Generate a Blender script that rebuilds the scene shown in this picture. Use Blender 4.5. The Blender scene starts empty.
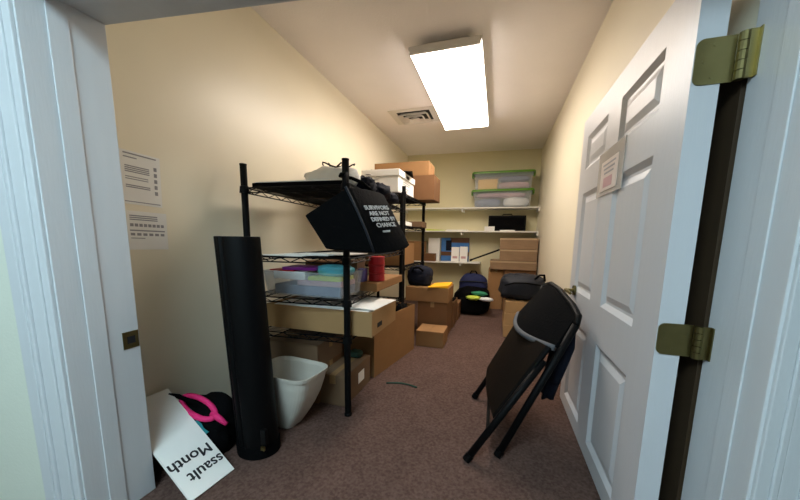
import bpy, bmesh, math, random
from mathutils import Vector, Matrix
random.seed(7)
C = bpy.context.scene.collection
sc = bpy.context.scene
PI = math.pi

# ------------------------------------------------------------------ materials
def lin(c):
    return tuple(((v/255)/12.92 if v/255 <= 0.04045 else ((v/255+0.055)/1.055)**2.4) for v in c)
def mat(name, rgb, rough=0.6, metal=0.0, var=0.08, scale=12.0, bump=0.0, bscale=None, spec=0.4, alpha=1.0, emit=None, estr=0.0, stretch=None, trans=0.0):
    m = bpy.data.materials.new(name); m.use_nodes = True
    nt = m.node_tree; N = nt.nodes; L = nt.links
    b = N['Principled BSDF']
    b.inputs['Roughness'].default_value = rough
    b.inputs['Metallic'].default_value = metal
    b.inputs['Specular IOR Level'].default_value = spec
    b.inputs['Alpha'].default_value = alpha
    b.inputs['Transmission Weight'].default_value = trans
    c = lin(rgb)
    tc = N.new('ShaderNodeTexCoord'); mp = N.new('ShaderNodeMapping')
    L.new(tc.outputs['Object'], mp.inputs['Vector'])
    if stretch: mp.inputs['Scale'].default_value = stretch
    nz = N.new('ShaderNodeTexNoise'); nz.inputs['Scale'].default_value = scale; nz.inputs['Detail'].default_value = 5
    L.new(mp.outputs['Vector'], nz.inputs['Vector'])
    mx = N.new('ShaderNodeMix'); mx.data_type = 'RGBA'
    mx.inputs[6].default_value = (*[v*(1-var) for v in c], 1)
    mx.inputs[7].default_value = (*[min(1, v*(1+var)) for v in c], 1)
    L.new(nz.outputs['Fac'], mx.inputs[0])
    L.new(mx.outputs[2], b.inputs['Base Color'])
    if bump > 0:
        n2 = N.new('ShaderNodeTexNoise'); n2.inputs['Scale'].default_value = bscale or scale*4; n2.inputs['Detail'].default_value = 4
        L.new(mp.outputs['Vector'], n2.inputs['Vector'])
        bp = N.new('ShaderNodeBump'); bp.inputs['Strength'].default_value = bump; bp.inputs['Distance'].default_value = 0.01
        L.new(n2.outputs['Fac'], bp.inputs['Height']); L.new(bp.outputs['Normal'], b.inputs['Normal'])
    if emit:
        b.inputs['Emission Color'].default_value = (*lin(emit), 1); b.inputs['Emission Strength'].default_value = estr
    return m

M = {}
def carpet():
    m = mat('carpet_brown', (124, 97, 86), rough=0.95, var=0.0, bump=0.6, bscale=260, spec=0.1)
    nt = m.node_tree; N = nt.nodes; L = nt.links
    b = N['Principled BSDF']
    tc = N.new('ShaderNodeTexCoord')
    n1 = N.new('ShaderNodeTexNoise'); n1.inputs['Scale'].default_value = 75; n1.inputs['Detail'].default_value = 6
    n2 = N.new('ShaderNodeTexNoise'); n2.inputs['Scale'].default_value = 7; n2.inputs['Detail'].default_value = 4
    L.new(tc.outputs['Object'], n1.inputs['Vector']); L.new(tc.outputs['Object'], n2.inputs['Vector'])
    r = N.new('ShaderNodeValToRGB')
    r.color_ramp.elements[0].position = 0.36; r.color_ramp.elements[0].color = (*lin((92, 70, 62)), 1)
    r.color_ramp.elements[1].position = 0.66; r.color_ramp.elements[1].color = (*lin((116, 92, 83)), 1)
    L.new(n1.outputs['Fac'], r.inputs['Fac'])
    mx = N.new('ShaderNodeMix'); mx.data_type = 'RGBA'; mx.blend_type = 'MULTIPLY'; mx.inputs[0].default_value = 0.35
    L.new(r.outputs['Color'], mx.inputs[6]); L.new(n2.outputs['Fac'], mx.inputs[7])
    L.new(mx.outputs[2], b.inputs['Base Color'])
    return m
M['carpet'] = carpet()
M['wall'] = mat('cream_wall_paint', (236, 227, 203), rough=0.36, var=0.03, scale=3, bump=0.05, bscale=120, spec=0.5)
M['wall_back'] = mat('yellow_cream_paint', (222, 213, 174), rough=0.55, var=0.03, scale=3, bump=0.1, bscale=120)
M['wall_out'] = mat('pale_hall_paint', (226, 230, 214), rough=0.6, var=0.03, scale=3, bump=0.1, bscale=90)
M['ceiling'] = mat('ceiling_paint', (250, 244, 241), rough=0.8, var=0.03, scale=4, bump=0.2, bscale=80)
M['trim'] = mat('white_trim_gloss', (212, 215, 217), rough=0.32, var=0.04, scale=5, stretch=(6, 6, .6), bump=0.05, bscale=30)
M['door'] = mat('white_door_paint', (206, 207, 210), rough=0.38, var=0.03, scale=6, stretch=(6, 6, .5), bump=0.08, bscale=40)
M['gap_shade'] = mat('painted_gap_shade', (58, 44, 28), rough=0.6, var=0.15, scale=6, stretch=(8, 8, .6))  # dark colour painted in for the shade behind the door hinges
M['brass'] = mat('antique_brass', (128, 118, 78), rough=0.36, metal=1.0, var=0.2, scale=20)
M['black_metal'] = mat('black_powder_coat', (9, 9, 10), rough=0.55, var=0.2, scale=30, spec=0.12)
M['shelf_white'] = mat('white_melamine', (232, 230, 222), rough=0.45, var=0.02)
M['card'] = mat('kraft_cardboard', (150, 112, 74), rough=0.8, var=0.1, scale=8, bump=0.08, bscale=60, spec=0.2)
M['card_dark'] = mat('brown_cardboard', (118, 84, 56), rough=0.8, var=0.12, scale=8, bump=0.08, bscale=60, spec=0.2)
M['card_light'] = mat('pale_cardboard', (168, 132, 90), rough=0.8, var=0.1, scale=8, bump=0.08, bscale=60, spec=0.2)
M['card_grey'] = mat('grey_brown_cardboard', (116, 92, 70), rough=0.8, var=0.12, scale=8, bump=0.08, bscale=60, spec=0.2)
M['card_wood'] = mat('worn_grey_cardboard', (138, 112, 86), rough=0.8, var=0.22, scale=7, stretch=(1, 1, 5), spec=0.2)
M['card_rim'] = mat('light_cardboard_edge', (172, 146, 114), rough=0.8, var=0.1)
M['tape'] = mat('packing_tape', (160, 128, 90), rough=0.25, var=0.05)
M['paper'] = mat('white_paper', (236, 234, 228), rough=0.7, var=0.03)
M['print_grey'] = mat('grey_print', (150, 148, 150), rough=0.7, var=0.1)
M['ink'] = mat('black_ink', (24, 24, 26), rough=0.6, var=0.1)
M['black_cloth'] = mat('black_fabric', (8, 8, 9), rough=0.85, var=0.2, scale=20, bump=0.25, bscale=90, spec=0.06)
M['black_plastic'] = mat('black_plastic', (7, 7, 8), rough=0.5, spec=0.12, var=0.2, scale=10, stretch=(4, 4, .6))
M['navy'] = mat('navy_fabric', (18, 22, 36), rough=0.85, var=0.25, scale=20, bump=0.3, bscale=60, spec=0.2)
M['navy_bag'] = mat('navy_backpack_fabric', (30, 36, 72), rough=0.75, var=0.25, scale=18, bump=0.3, bscale=60, spec=0.25)
M['charcoal'] = mat('charcoal_bag', (36, 38, 44), rough=0.6, var=0.25, scale=12, bump=0.4, bscale=22, spec=0.18)
M['grey_rim'] = mat('grey_plastic_edge', (84, 86, 90), rough=0.7, var=0.1)
M['seat_brown'] = mat('dark_brown_vinyl', (20, 15, 11), spec=0.1, rough=0.6, var=0.15, scale=14)
M['wastebasket'] = mat('light_grey_plastic', (200, 194, 182), rough=0.42, var=0.04, scale=6)
M['clear'] = mat('clear_plastic', (200, 206, 212), rough=0.2, alpha=0.20, var=0.02, spec=0.5)
M['green_lid'] = mat('lime_green_plastic', (92, 142, 36), rough=0.35, var=0.05)
M['green_dark'] = mat('dark_green_strap', (36, 66, 52), rough=0.7)
M['pink'] = mat('hot_pink_fabric', (226, 40, 112), rough=0.7, var=0.12)
M['teal'] = mat('teal_fabric', (38, 140, 144), rough=0.7, var=0.1)
M['yellow'] = mat('yellow_paper', (240, 176, 20), rough=0.6, var=0.06)
M['amber'] = mat('yellow_box', (246, 200, 96), rough=0.6, var=0.05)
M['lilac'] = mat('dusty_pink_cloth', (196, 158, 160), rough=0.85, var=0.2, scale=9)
M['slate'] = mat('slate_blue_cloth', (118, 128, 150), rough=0.85, var=0.2, scale=9)
M['red'] = mat('red_plastic', (186, 24, 36), rough=0.4, var=0.08)
M['purple'] = mat('purple_plastic', (128, 34, 130), rough=0.45, var=0.1)
M['violet'] = mat('violet_box', (92, 86, 150), rough=0.5, var=0.1)
M['aqua'] = mat('aqua_plastic', (90, 178, 196), rough=0.4, var=0.1)
M['lime'] = mat('lime_fabric', (196, 210, 80), rough=0.8, var=0.15)
M['mint'] = mat('green_fabric', (48, 128, 92), rough=0.8, var=0.15)
M['white_cloth'] = mat('white_fabric', (232, 232, 230), rough=0.85, var=0.06)
M['blue'] = mat('blue_print', (60, 110, 170), rough=0.5, var=0.25, scale=14)
M['brown_print'] = mat('brown_print', (90, 58, 34), rough=0.5, var=0.3, scale=14)
M['fixture'] = mat('white_enamel', (226, 222, 214), rough=0.4, var=0.02)
M['vent_dark'] = mat('vent_shadow_black', (30, 28, 26), rough=0.8)
M['lens'] = mat('lit_diffuser', (255, 255, 255), rough=0.4, var=0.0, emit=(255, 243, 231), estr=21)
M['hall_lamp'] = mat('lit_hall_panel', (255, 255, 255), rough=0.4, var=0.0, emit=(206, 236, 250), estr=24)
M['bag_print'] = mat('pale_grey_print', (190, 190, 190), rough=0.6, var=0.1)

# ------------------------------------------------------------------ mesh tools
def NB(): return bmesh.new()
def box(bm, x0, x1, y0, y1, z0, z1):
    v = [bm.verts.new((x, y, z)) for z in (z0, z1) for (x, y) in ((x0, y0), (x1, y0), (x1, y1), (x0, y1))]
    for f in ((3, 2, 1, 0), (4, 5, 6, 7), (0, 1, 5, 4), (1, 2, 6, 5), (2, 3, 7, 6), (3, 0, 4, 7)):
        bm.faces.new([v[i] for i in f])
    return v
def hexa(bm, pts):   # 4 bottom ccw, 4 top ccw
    v = [bm.verts.new(p) for p in pts]
    for f in ((3, 2, 1, 0), (4, 5, 6, 7), (0, 1, 5, 4), (1, 2, 6, 5), (2, 3, 7, 6), (3, 0, 4, 7)):
        bm.faces.new([v[i] for i in f])
    return v
def prism(bm, poly, z0, z1):
    n = len(poly)
    a = [bm.verts.new((p[0], p[1], z0)) for p in poly]; b = [bm.verts.new((p[0], p[1], z1)) for p in poly]
    bm.faces.new(a[::-1]); bm.faces.new(b)
    for i in range(n): bm.faces.new((a[i], a[(i+1) % n], b[(i+1) % n], b[i]))
def tube(bm, pts, r, seg=10, cap=True, closed=False):
    pts = [Vector(p) for p in pts]; n = len(pts)
    rs = r if isinstance(r, (list, tuple)) else [r]*n
    rings = []; ref = None
    for i, p in enumerate(pts):
        if closed: t = pts[(i+1) % n] - pts[i-1]
        else: t = pts[min(i+1, n-1)] - pts[max(i-1, 0)]
        t.normalize()
        if ref is None:
            ref = Vector((0, 0, 1)) if abs(t.z) < 0.9 else Vector((1, 0, 0))
        u = ref - t*ref.dot(t); u.normalize(); w = t.cross(u); ref = u
        rings.append([bm.verts.new(p + (u*math.cos(a) + w*math.sin(a))*rs[i]) for a in [2*PI*k/seg for k in range(seg)]])
    m = n if closed else n-1
    for i in range(m):
        A = rings[i]; B = rings[(i+1) % n]
        for k in range(seg): bm.faces.new((A[k], A[(k+1) % seg], B[(k+1) % seg], B[k]))
    if cap and not closed:
        bm.faces.new(rings[0][::-1]); bm.faces.new(rings[-1])
def loft(bm, rings, cap0=True, cap1=True):
    R = [[bm.verts.new(p) for p in r] for r in rings]
    n = len(R[0])
    for A, B in zip(R, R[1:]):
        for k in range(n): bm.faces.new((A[k], A[(k+1) % n], B[(k+1) % n], B[k]))
    if cap0: bm.faces.new(R[0][::-1])
    if cap1: bm.faces.new(R[-1])
def sring(cx, cy, z, rx, ry, n=24, p=3.0, rot=0.0):
    o = []
    for k in range(n):
        a = 2*PI*k/n; c, s = math.cos(a), math.sin(a)
        x = rx*math.copysign(abs(c)**(2/p), c); y = ry*math.copysign(abs(s)**(2/p), s)
        o.append((cx + x*math.cos(rot) - y*math.sin(rot), cy + x*math.sin(rot) + y*math.cos(rot), z))
    return o
def lathe(bm, cx, cy, prof, seg=20):
    loft(bm, [[(cx + r*math.cos(2*PI*k/seg), cy + r*math.sin(2*PI*k/seg), z) for k in range(seg)] for r, z in prof])
def blob(bm, c, s, p=2.6, nz=0.08, fr=9.0, seg=28, ring=16, flat=None, seed=0, rot=0.0):
    """rounded, wrinkled soft body; flat = world z below which it is flattened"""
    from mathutils import noise
    R = []
    for i in range(1, ring):
        th = PI*i/ring - PI/2
        row = []
        ct, st = math.cos(th), math.sin(th)
        rr = abs(ct)**(2/p); zz = math.copysign(abs(st)**(2/p), st)
        for k in range(seg):
            a = 2*PI*k/seg; ca, sa = math.cos(a), math.sin(a)
            d = Vector((rr*math.copysign(abs(ca)**(2/p), ca), rr*math.copysign(abs(sa)**(2/p), sa), zz))
            q = noise.noise(d*fr*0.3 + Vector((seed*3.1, seed, 0))) + 0.5*noise.noise(d*fr*0.8 + Vector((seed, seed*5.3, 2)))
            d = d*(1 + nz*q)
            x, y, z = d.x*s[0], d.y*s[1], d.z*s[2]
            x, y = x*math.cos(rot) - y*math.sin(rot), x*math.sin(rot) + y*math.cos(rot)
            P = [c[0]+x, c[1]+y, c[2]+z]
            if flat is not None and P[2] < flat: P[2] = flat + 0.0005*random.random()
            row.append(P)
        R.append(row)
    loft(bm, R)
def panelsheet(bm, f, nu, nv, th):
    """thin curved sheet; f(u,v)->(point, normal)"""
    A = [[None]*(nv+1) for _ in range(nu+1)]; B = [[None]*(nv+1) for _ in range(nu+1)]
    for i in range(nu+1):
        for j in range(nv+1):
            p, n = f(i/nu, j/nv); p = Vector(p); n = Vector(n).normalized()
            A[i][j] = bm.verts.new(p + n*th/2); B[i][j] = bm.verts.new(p - n*th/2)
    for i in range(nu):
        for j in range(nv):
            bm.faces.new((A[i][j], A[i+1][j], A[i+1][j+1], A[i][j+1]))
            bm.faces.new((B[i][j+1], B[i+1][j+1], B[i+1][j], B[i][j]))
    for i in range(nu):
        bm.faces.new((A[i+1][0], A[i][0], B[i][0], B[i+1][0])); bm.faces.new((A[i][nv], A[i+1][nv], B[i+1][nv], B[i][nv]))
    for j in range(nv):
        bm.faces.new((A[0][j], A[0][j+1], B[0][j+1], B[0][j])); bm.faces.new((A[nu][j+1], A[nu][j], B[nu][j], B[nu][j+1]))

def obj(name, bm, m, parent=None, smooth=False, bevel=0.0, subd=0):
    """link one mesh object; vertices are given in world space"""
    org = Vector(parent.matrix_world.translation) if parent else None
    bmesh.ops.recalc_face_normals(bm, faces=bm.faces[:])
    if org is None:
        xs = [v.co for v in bm.verts]
        org = Vector(((min(v.x for v in xs)+max(v.x for v in xs))/2, (min(v.y for v in xs)+max(v.y for v in xs))/2, min(v.z for v in xs)))
        own = True
    else: own = False
    for v in bm.verts: v.co -= org
    me = bpy.data.meshes.new(name); bm.to_mesh(me); bm.free()
    me.materials.append(M[m] if isinstance(m, str) else m)
    o = bpy.data.objects.new(name, me); C.objects.link(o)
    if parent:
        o.parent = parent
        o.matrix_world = Matrix.Translation(org)
    else:
        o.location = org; o.matrix_world = Matrix.Translation(org)
    if smooth:
        for p in me.polygons: p.use_smooth = True
    if bevel > 0:
        b = o.modifiers.new('bevel', 'BEVEL'); b.width = bevel; b.segments = 2; b.limit_method = 'ANGLE'; b.angle_limit = math.radians(40)
    if subd:
        s = o.modifiers.new('subsurf', 'SUBSURF'); s.levels = subd; s.render_levels = subd
    return o
def tag(o, label, cat, group=None):
    o['label'] = label; o['category'] = cat
    if group: o['group'] = group
    return o
def thing(name, label, cat, loc, group=None):
    o = bpy.data.objects.new(name, None); C.objects.link(o)
    o.location = loc; o.matrix_world = Matrix.Translation(Vector(loc)); o.empty_display_size = 0.05
    return tag(o, label, cat, group)
def struct(name, bm, m, parent=None, bevel=0.0):
    o = obj(name, bm, m, parent, bevel=bevel); o['kind'] = 'structure'; return o
def text_mesh(txt, size, extrude=0.0008, bold=0.0, spacing=1.0, align='CENTER', lines=1.0):
    cu = bpy.data.curves.new('lettering', 'FONT'); cu.body = txt; cu.size = size; cu.extrude = extrude; cu.offset = bold
    cu.align_x = align; cu.align_y = 'CENTER'; cu.space_character = spacing; cu.space_line = lines; cu.resolution_u = 3
    t = bpy.data.objects.new('lettering', cu); C.objects.link(t)
    dg = bpy.context.evaluated_depsgraph_get()
    me = bpy.data.meshes.new_from_object(t.evaluated_get(dg))
    bpy.data.objects.remove(t); bpy.data.curves.remove(cu)
    bm = bmesh.new(); bm.from_mesh(me); bpy.data.meshes.remove(me)
    return bm
def frame(o, xa, ya):   # matrix with columns x axis, y axis, normal, origin
    xa = Vector(xa).normalized(); ya = Vector(ya); ya = (ya - xa*ya.dot(xa)).normalized(); n = xa.cross(ya)
    m = Matrix.Identity(4)
    for i in range(3): m[i][0] = xa[i]; m[i][1] = ya[i]; m[i][2] = n[i]; m[i][3] = o[i]
    return m
def text_at(name, txt, size, mtx, m, parent, **k):
    bm = text_mesh(txt, size, **k); bm.transform(mtx); return obj(name, bm, m, parent)
def rotz(bm, ang, about):
    bmesh.ops.rotate(bm, verts=bm.verts[:], cent=about, matrix=Matrix.Rotation(ang, 3, 'Z'))

# ------------------------------------------------------------------ the room
XL, XR, ZC = -1.635, 0.605, 2.6
def back(x): return 5.69 + 0.055*(x + 0.51)
def nearw(x): return 0.623 + 0.13*(x + 1.38)
def farw(x): return 0.853 + 0.13*(x + 1.38)
b = NB(); box(b, -4.0, 3.4, -3.0, 6.2, -0.06, 0.0); struct('floor', b, 'carpet')
b = NB(); prism(b, [(XL-0.2, farw(XL)-0.02), (XR+0.2, farw(XR)-0.02), (XR+0.2, 6.2), (XL-0.2, 6.2)], ZC, ZC+0.08); struct('ceiling', b, 'ceiling')
b = NB(); prism(b, [(XL, farw(XL)), (XL, back(XL)), (XL-0.1, back(XL)), (XL-0.1, farw(XL))], 0, ZC); struct('wall_left', b, 'wall')
b = NB(); prism(b, [(XR, farw(XR)), (XR+0.1, farw(XR)), (XR+0.1, back(XR)), (XR, back(XR))], 0, ZC); struct('wall_right', b, 'wall')
b = NB(); prism(b, [(XL-0.1, back(XL-0.1)), (XR+0.1, back(XR+0.1)), (XR+0.1, back(XR)+0.1), (XL-0.1, back(XL)+0.1)], 0, ZC); struct('wall_back', b, 'wall_back')
JL, JR, ZH = -1.38, 0.60, 1.843
# front wall: two sides and the part over the doorway
for nm_, xa, xb, z0 in (('wall_front_left', -4.0, JL-0.02, 0), ('wall_front_right', JR+0.02, 3.4, 0), ('wall_front', JL-0.02, JR+0.02, ZH+0.02)):
    b = NB(); y0 = 0.004
    prism(b, [(xa, nearw(xa)+y0), (xb, nearw(xb)+y0), (xb, farw(xb)-0.002), (xa, farw(xa)-0.002)], z0, ZC)
    struct(nm_, b, 'wall_out')
# jambs with stops
b = NB()
prism(b, [(JL-0.02, nearw(JL)), (JL, nearw(JL)), (JL, farw(JL)), (JL-0.02, farw(JL))], 0, ZH+0.02)
prism(b, [(JL, 0.69), (JL+0.005, 0.69), (JL+0.005, 0.745), (JL, 0.745)], 0, ZH)
struct('trim_1', b, 'trim', bevel=0.002)
b = NB()
prism(b, [(JR, nearw(JR)), (JR+0.02, nearw(JR)), (JR+0.02, farw(JR)), (JR, farw(JR))], 0, ZH+0.02)
prism(b, [(JR-0.005, 0.95), (JR, 0.95), (JR, 1.005), (JR-0.005, 1.005)], 0, ZH)
struct('trim_2', b, 'trim', bevel=0.002)
b = NB()
prism(b, [(JL, nearw(JL)), (JR, nearw(JR)), (JR, farw(JR)), (JL, farw(JL))], ZH, ZH+0.02)
prism(b, [(JL, 0.69), (JR, 0.95), (JR, 1.005), (JL, 0.745)], ZH-0.005, ZH)
struct('trim_3', b, 'trim', bevel=0.002)
# casings round the doorway on the hall side (stepped profile)
def casing(name, x_in, side):
    b = NB()
    for a, c, t in ((0.006, 0.035, 0.010), (0.035, 0.050, 0.015), (0.050, 0.090, 0.012), (0.090, 0.105, 0.019), (0.105, 0.150, 0.022)):
        xa, xb = x_in + side*a, x_in + side*c
        if xa > xb: xa, xb = xb, xa
        prism(b, [(xa, nearw(xa)-t), (xb, nearw(xb)-t), (xb, nearw(xb)+0.002), (xa, nearw(xa)+0.002)], 0, ZH+0.15)
    struct(name, b, 'trim', bevel=0.003)
casing('trim_4', JL, -1); casing('trim_5', JR, 1)
b = NB()
for a, c, t in ((0.006, 0.035, 0.010), (0.035, 0.050, 0.015), (0.050, 0.090, 0.012), (0.090, 0.105, 0.019), (0.105, 0.150, 0.022)):
    prism(b, [(JL, nearw(JL)-t), (JR, nearw(JR)-t), (JR, nearw(JR)+0.002), (JL, nearw(JL)+0.002)], ZH+a, ZH+c)
struct('trim_6', b, 'trim')

b = NB(); box(b, XR-0.012, XR-0.0005, farw(XR)+0.006, 1.46, 0, 1.60); struct('gap_shade_strip', b, 'gap_shade')  # added strip: shade in the gap between door and jamb, as dark colour

# strike plate on the left jamb
t = thing('strike_plate', 'small dark brass strike plate set in the white door jamb at left', 'strike plate', (JL, 0.822, 0.655))
b = NB(); box(b, JL, JL+0.0025, 0.793, 0.849, 0.655, 0.724); obj('plate', b, 'brass', t, bevel=0.001)
b = NB(); box(b, JL+0.0025, JL+0.0032, 0.808, 0.836, 0.675, 0.704); obj('latch_hole', b, 'ink', t)
for z in (0.665, 0.714):
    b = NB(); tube(b, [(JL+0.002, 0.822, z), (JL+0.0045, 0.822, z)], 0.004, 8); obj('screw', b, 'brass', t)

# ------------------------------------------------------------------ the open door
DX, DB, DY0, DY1, DZ0, DZ1 = 0.478, 0.543, 1.11, 2.31, 0.018, 1.838
cols = ((1.285, 1.655), (1.83, 2.19)); rows = ((0.10, 0.615), (0.80, 1.39), (1.53, 1.72))
door = thing('door_1', 'white six panel door standing open against the right wall', 'door', (DX+0.03, DY0, DZ0)); door['kind'] = 'structure'
b = NB()
ys = [DY0, cols[0][0], cols[0][1], cols[1][0], cols[1][1], DY1]; zs = [DZ0, rows[0][0], rows[0][1], rows[1][0], rows[1][1], rows[2][0], rows[2][1], DZ1]
for i in range(5):
    for j in range(7):
        hole = i in (1, 3) and j in (1, 3, 5)
        if not hole:
            f = [b.verts.new((DX, y, z)) for y, z in ((ys[i], zs[j]), (ys[i+1], zs[j]), (ys[i+1], zs[j+1]), (ys[i], zs[j+1]))]
            b.faces.new(f)
        else:
            prev = None
            for ins, dx in ((0, 0), (0.006, 0.004), (0.022, 0.014), (0.034, 0.014), (0.062, 0.005)):
                r = [b.verts.new((DX+dx, y, z)) for y, z in ((ys[i]+ins, zs[j]+ins), (ys[i+1]-ins, zs[j]+ins), (ys[i+1]-ins, zs[j+1]-ins), (ys[i]+ins, zs[j+1]-ins))]
                if prev:
                    for k in range(4): b.faces.new((prev[k], prev[(k+1) % 4], r[(k+1) % 4], r[k]))
                prev = r
            b.faces.new(prev)
c0 = [b.verts.new((x, y, z)) for x, y, z in ((DX, DY0, DZ0), (DX, DY1, DZ0), (DX, DY1, DZ1), (DX, DY0, DZ1))]
c1 = [b.verts.new((DB, y, z)) for y, z in ((DY0, DZ0), (DY1, DZ0), (DY1, DZ1), (DY0, DZ1))]
for k in range(4): b.faces.new((c0[k], c0[(k+1) % 4], c1[(k+1) % 4], c1[k]))
b.faces.new(c1)
bmesh.ops.remove_doubles(b, verts=b.verts[:], dist=0.0005)
obj('door_leaf', b, 'door', door)
def hinge(z0, z1):
    h = NB()
    # leaf on the door edge with rounded corners
    def leaf(pts): 
        prism(h, pts, z0, z1)
    hc = (z1-z0)
    # door-edge leaf: rounded outline in X-Z, thin in Y
    out = []
    r = 0.018
    for cx, cz, a0 in ((DX+r+0.002, z1-r, PI/2), (DX+r+0.002, z0+r, PI)):
        for k in range(6):
            a = a0 + (PI/2)*k/5; out.append((cx + r*math.cos(a), cz + r*math.sin(a)))
    out += [(0.566, z0), (0.566, z1)]
    A = [h.verts.new((x, DY0-0.003, z)) for x, z in out]; B = [h.verts.new((x, DY0, z)) for x, z in out]
    h.faces.new(A); h.faces.new(B[::-1])
    for k in range(len(out)): h.faces.new((A[k], A[(k+1) % len(out)], B[(k+1) % len(out)], B[k]))
    o = obj('hinge', h, 'brass', door)
    k_ = NB()
    n = 5
    for i in range(n):
        za = z0 + hc*i/n; zb = z0 + hc*(i+1)/n - 0.0015
        tube(k_, [(0.575, DY0-0.012, za), (0.575, DY0-0.012, zb)], 0.0115, 12)
    obj('knuckle', k_, 'brass', o, smooth=False)
    j = NB(); box(j, JR-0.003, JR, 1.078, 1.092, z0, z1); box(j, 0.580, JR, 1.089, 1.0925, z0, z1); obj('jamb_plate', j, 'brass', o)
    s = NB()
    for zz in (z0+0.018, (z0+z1)/2, z1-0.018): tube(s, [(DX+0.022 + (0.02 if zz != (z0+z1)/2 else 0), DY0-0.003, zz), (DX+0.022+(0.02 if zz != (z0+z1)/2 else 0), DY0-0.0045, zz)], 0.0045, 8)
    obj('screws', s, 'brass', o)
hinge(1.525, 1.64); hinge(0.765, 0.862)
# lever handle
b = NB(); tube(b, [(DX, 2.16, 0.80), (DX-0.012, 2.16, 0.80)], 0.032, 16); k = obj('door_handle', b, 'brass', door, smooth=False)
b = NB(); tube(b, [(DX-0.01, 2.16, 0.80), (DX-0.05, 2.16, 0.80)], 0.011, 10); obj('spindle', b, 'brass', k)
b = NB(); tube(b, [(DX-0.05, 2.168, 0.80), (DX-0.052, 2.10, 0.801), (DX-0.05, 2.04, 0.797)], [0.012, 0.010, 0.008], 10); obj('lever', b, 'brass', k)
# paper notice in a sleeve on the door
t = thing('door_notice', 'clear sleeved paper notice hung on the white panelled door', 'notice', (DX-0.004, 1.73, 1.325))
b = NB(); box(b, DX-0.005, DX-0.001, 1.545, 1.885, 1.325, 1.535); obj('sleeve', b, mat('clear_sleeve', (222, 214, 206), rough=0.25, alpha=0.55, var=0.02), t)
b = NB(); box(b, DX-0.007, DX-0.005, 1.60, 1.83, 1.345, 1.485); obj('paper_sheet', b, mat('pinkish_paper', (214, 202, 194), var=0.05), t)
b = NB()
for i, z in enumerate((1.465, 1.445, 1.425)):
    box(b, DX-0.0078, DX-0.007, 1.63+0.01*i, 1.80-0.012*i, z-0.004, z+0.004)
obj('print', b, 'print_grey', t)
b = NB(); box(b, DX-0.0078, DX-0.007, 1.66, 1.78, 1.36, 1.405); obj('picture', b, 'lilac', t)

# ------------------------------------------------------------------ ceiling light and vent
t = thing('ceiling_light', 'lit white fluorescent box light on the ceiling', 'ceiling light', (-0.455, 3.33, ZC))
b = NB(); box(b, -0.63, -0.285, 2.56, 4.10, ZC-0.055, ZC); obj('housing', b, 'fixture', t, bevel=0.004)
b = NB()
x0, x1, y0, y1 = -0.722, -0.195, 2.49, 4.18
box(b, x0, x1, y0, y1, ZC-0.062, ZC-0.055)
for a in ((x0, x1, y0-0.012, y0+0.004), (x0, x1, y1-0.004, y1+0.012)): box(b, *a, ZC-0.108, ZC-0.055)
for a in ((x0-0.008, x0+0.003, y0-0.012, y1+0.012), (x1-0.003, x1+0.008, y0-0.012, y1+0.012)): box(b, *a, ZC-0.080, ZC-0.055)
obj('frame', b, 'fixture', t)
b = NB()
rr = []
for z, ins in ((ZC-0.062, 0.004), (ZC-0.098, 0.002), (ZC-0.112, 0.03)):
    rr.append([(x0+ins, y0+ins, z), (x1-ins, y0+ins, z), (x1-ins, y1-ins, z), (x0+ins, y1-ins, z)])
loft(b, rr); obj('diffuser', b, 'lens', t)
t = thing('ceiling_vent', 'square white air diffuser in the ceiling beside the light', 'vent', (-1.045, 3.9, ZC))
cx, cy = -1.045, 3.9
b = NB()
def sq(b, h0, h1, z0, z1, kx=1.0, ky=0.78):
    P = [(cx+s*h0*kx, cy+u*h0*ky, z0) for s, u in ((-1, -1), (1, -1), (1, 1), (-1, 1))]
    Q = [(cx+s*h1*kx, cy+u*h1*ky, z1) for s, u in ((-1, -1), (1, -1), (1, 1), (-1, 1))]
    A = [b.verts.new(p) for p in P]; B = [b.verts.new(p) for p in Q]
    A2 = [b.verts.new((p[0], p[1], p[2]+0.004)) for p in P]; B2 = [b.verts.new((p[0], p[1], p[2]+0.004)) for p in Q]
    for k in range(4):
        n = (k+1) % 4
        b.faces.new((A[k], A[n], B[n], B[k])); b.faces.new((A2[k], B2[k], B2[n], A2[n]))
        b.faces.new((A[k], A2[k], A2[n], A[n])); b.faces.new((B[k], B[n], B2[n], B2[k]))
sq(b, 0.285, 0.20, ZC-0.006, ZC-0.010); obj('frame', b, 'fixture', t)
for h0, h1, zz in ((0.185, 0.145, 0.045), (0.125, 0.085, 0.055), (0.065, 0.01, 0.058)):
    b = NB(); sq(b, h0, h1, ZC-zz, ZC-zz+0.034); obj('louver', b, 'fixture', t)
b = NB(); box(b, cx-0.2, cx+0.2, cy-0.156, cy+0.156, ZC-0.004, ZC); obj('throat', b, 'vent_dark', t)

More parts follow.
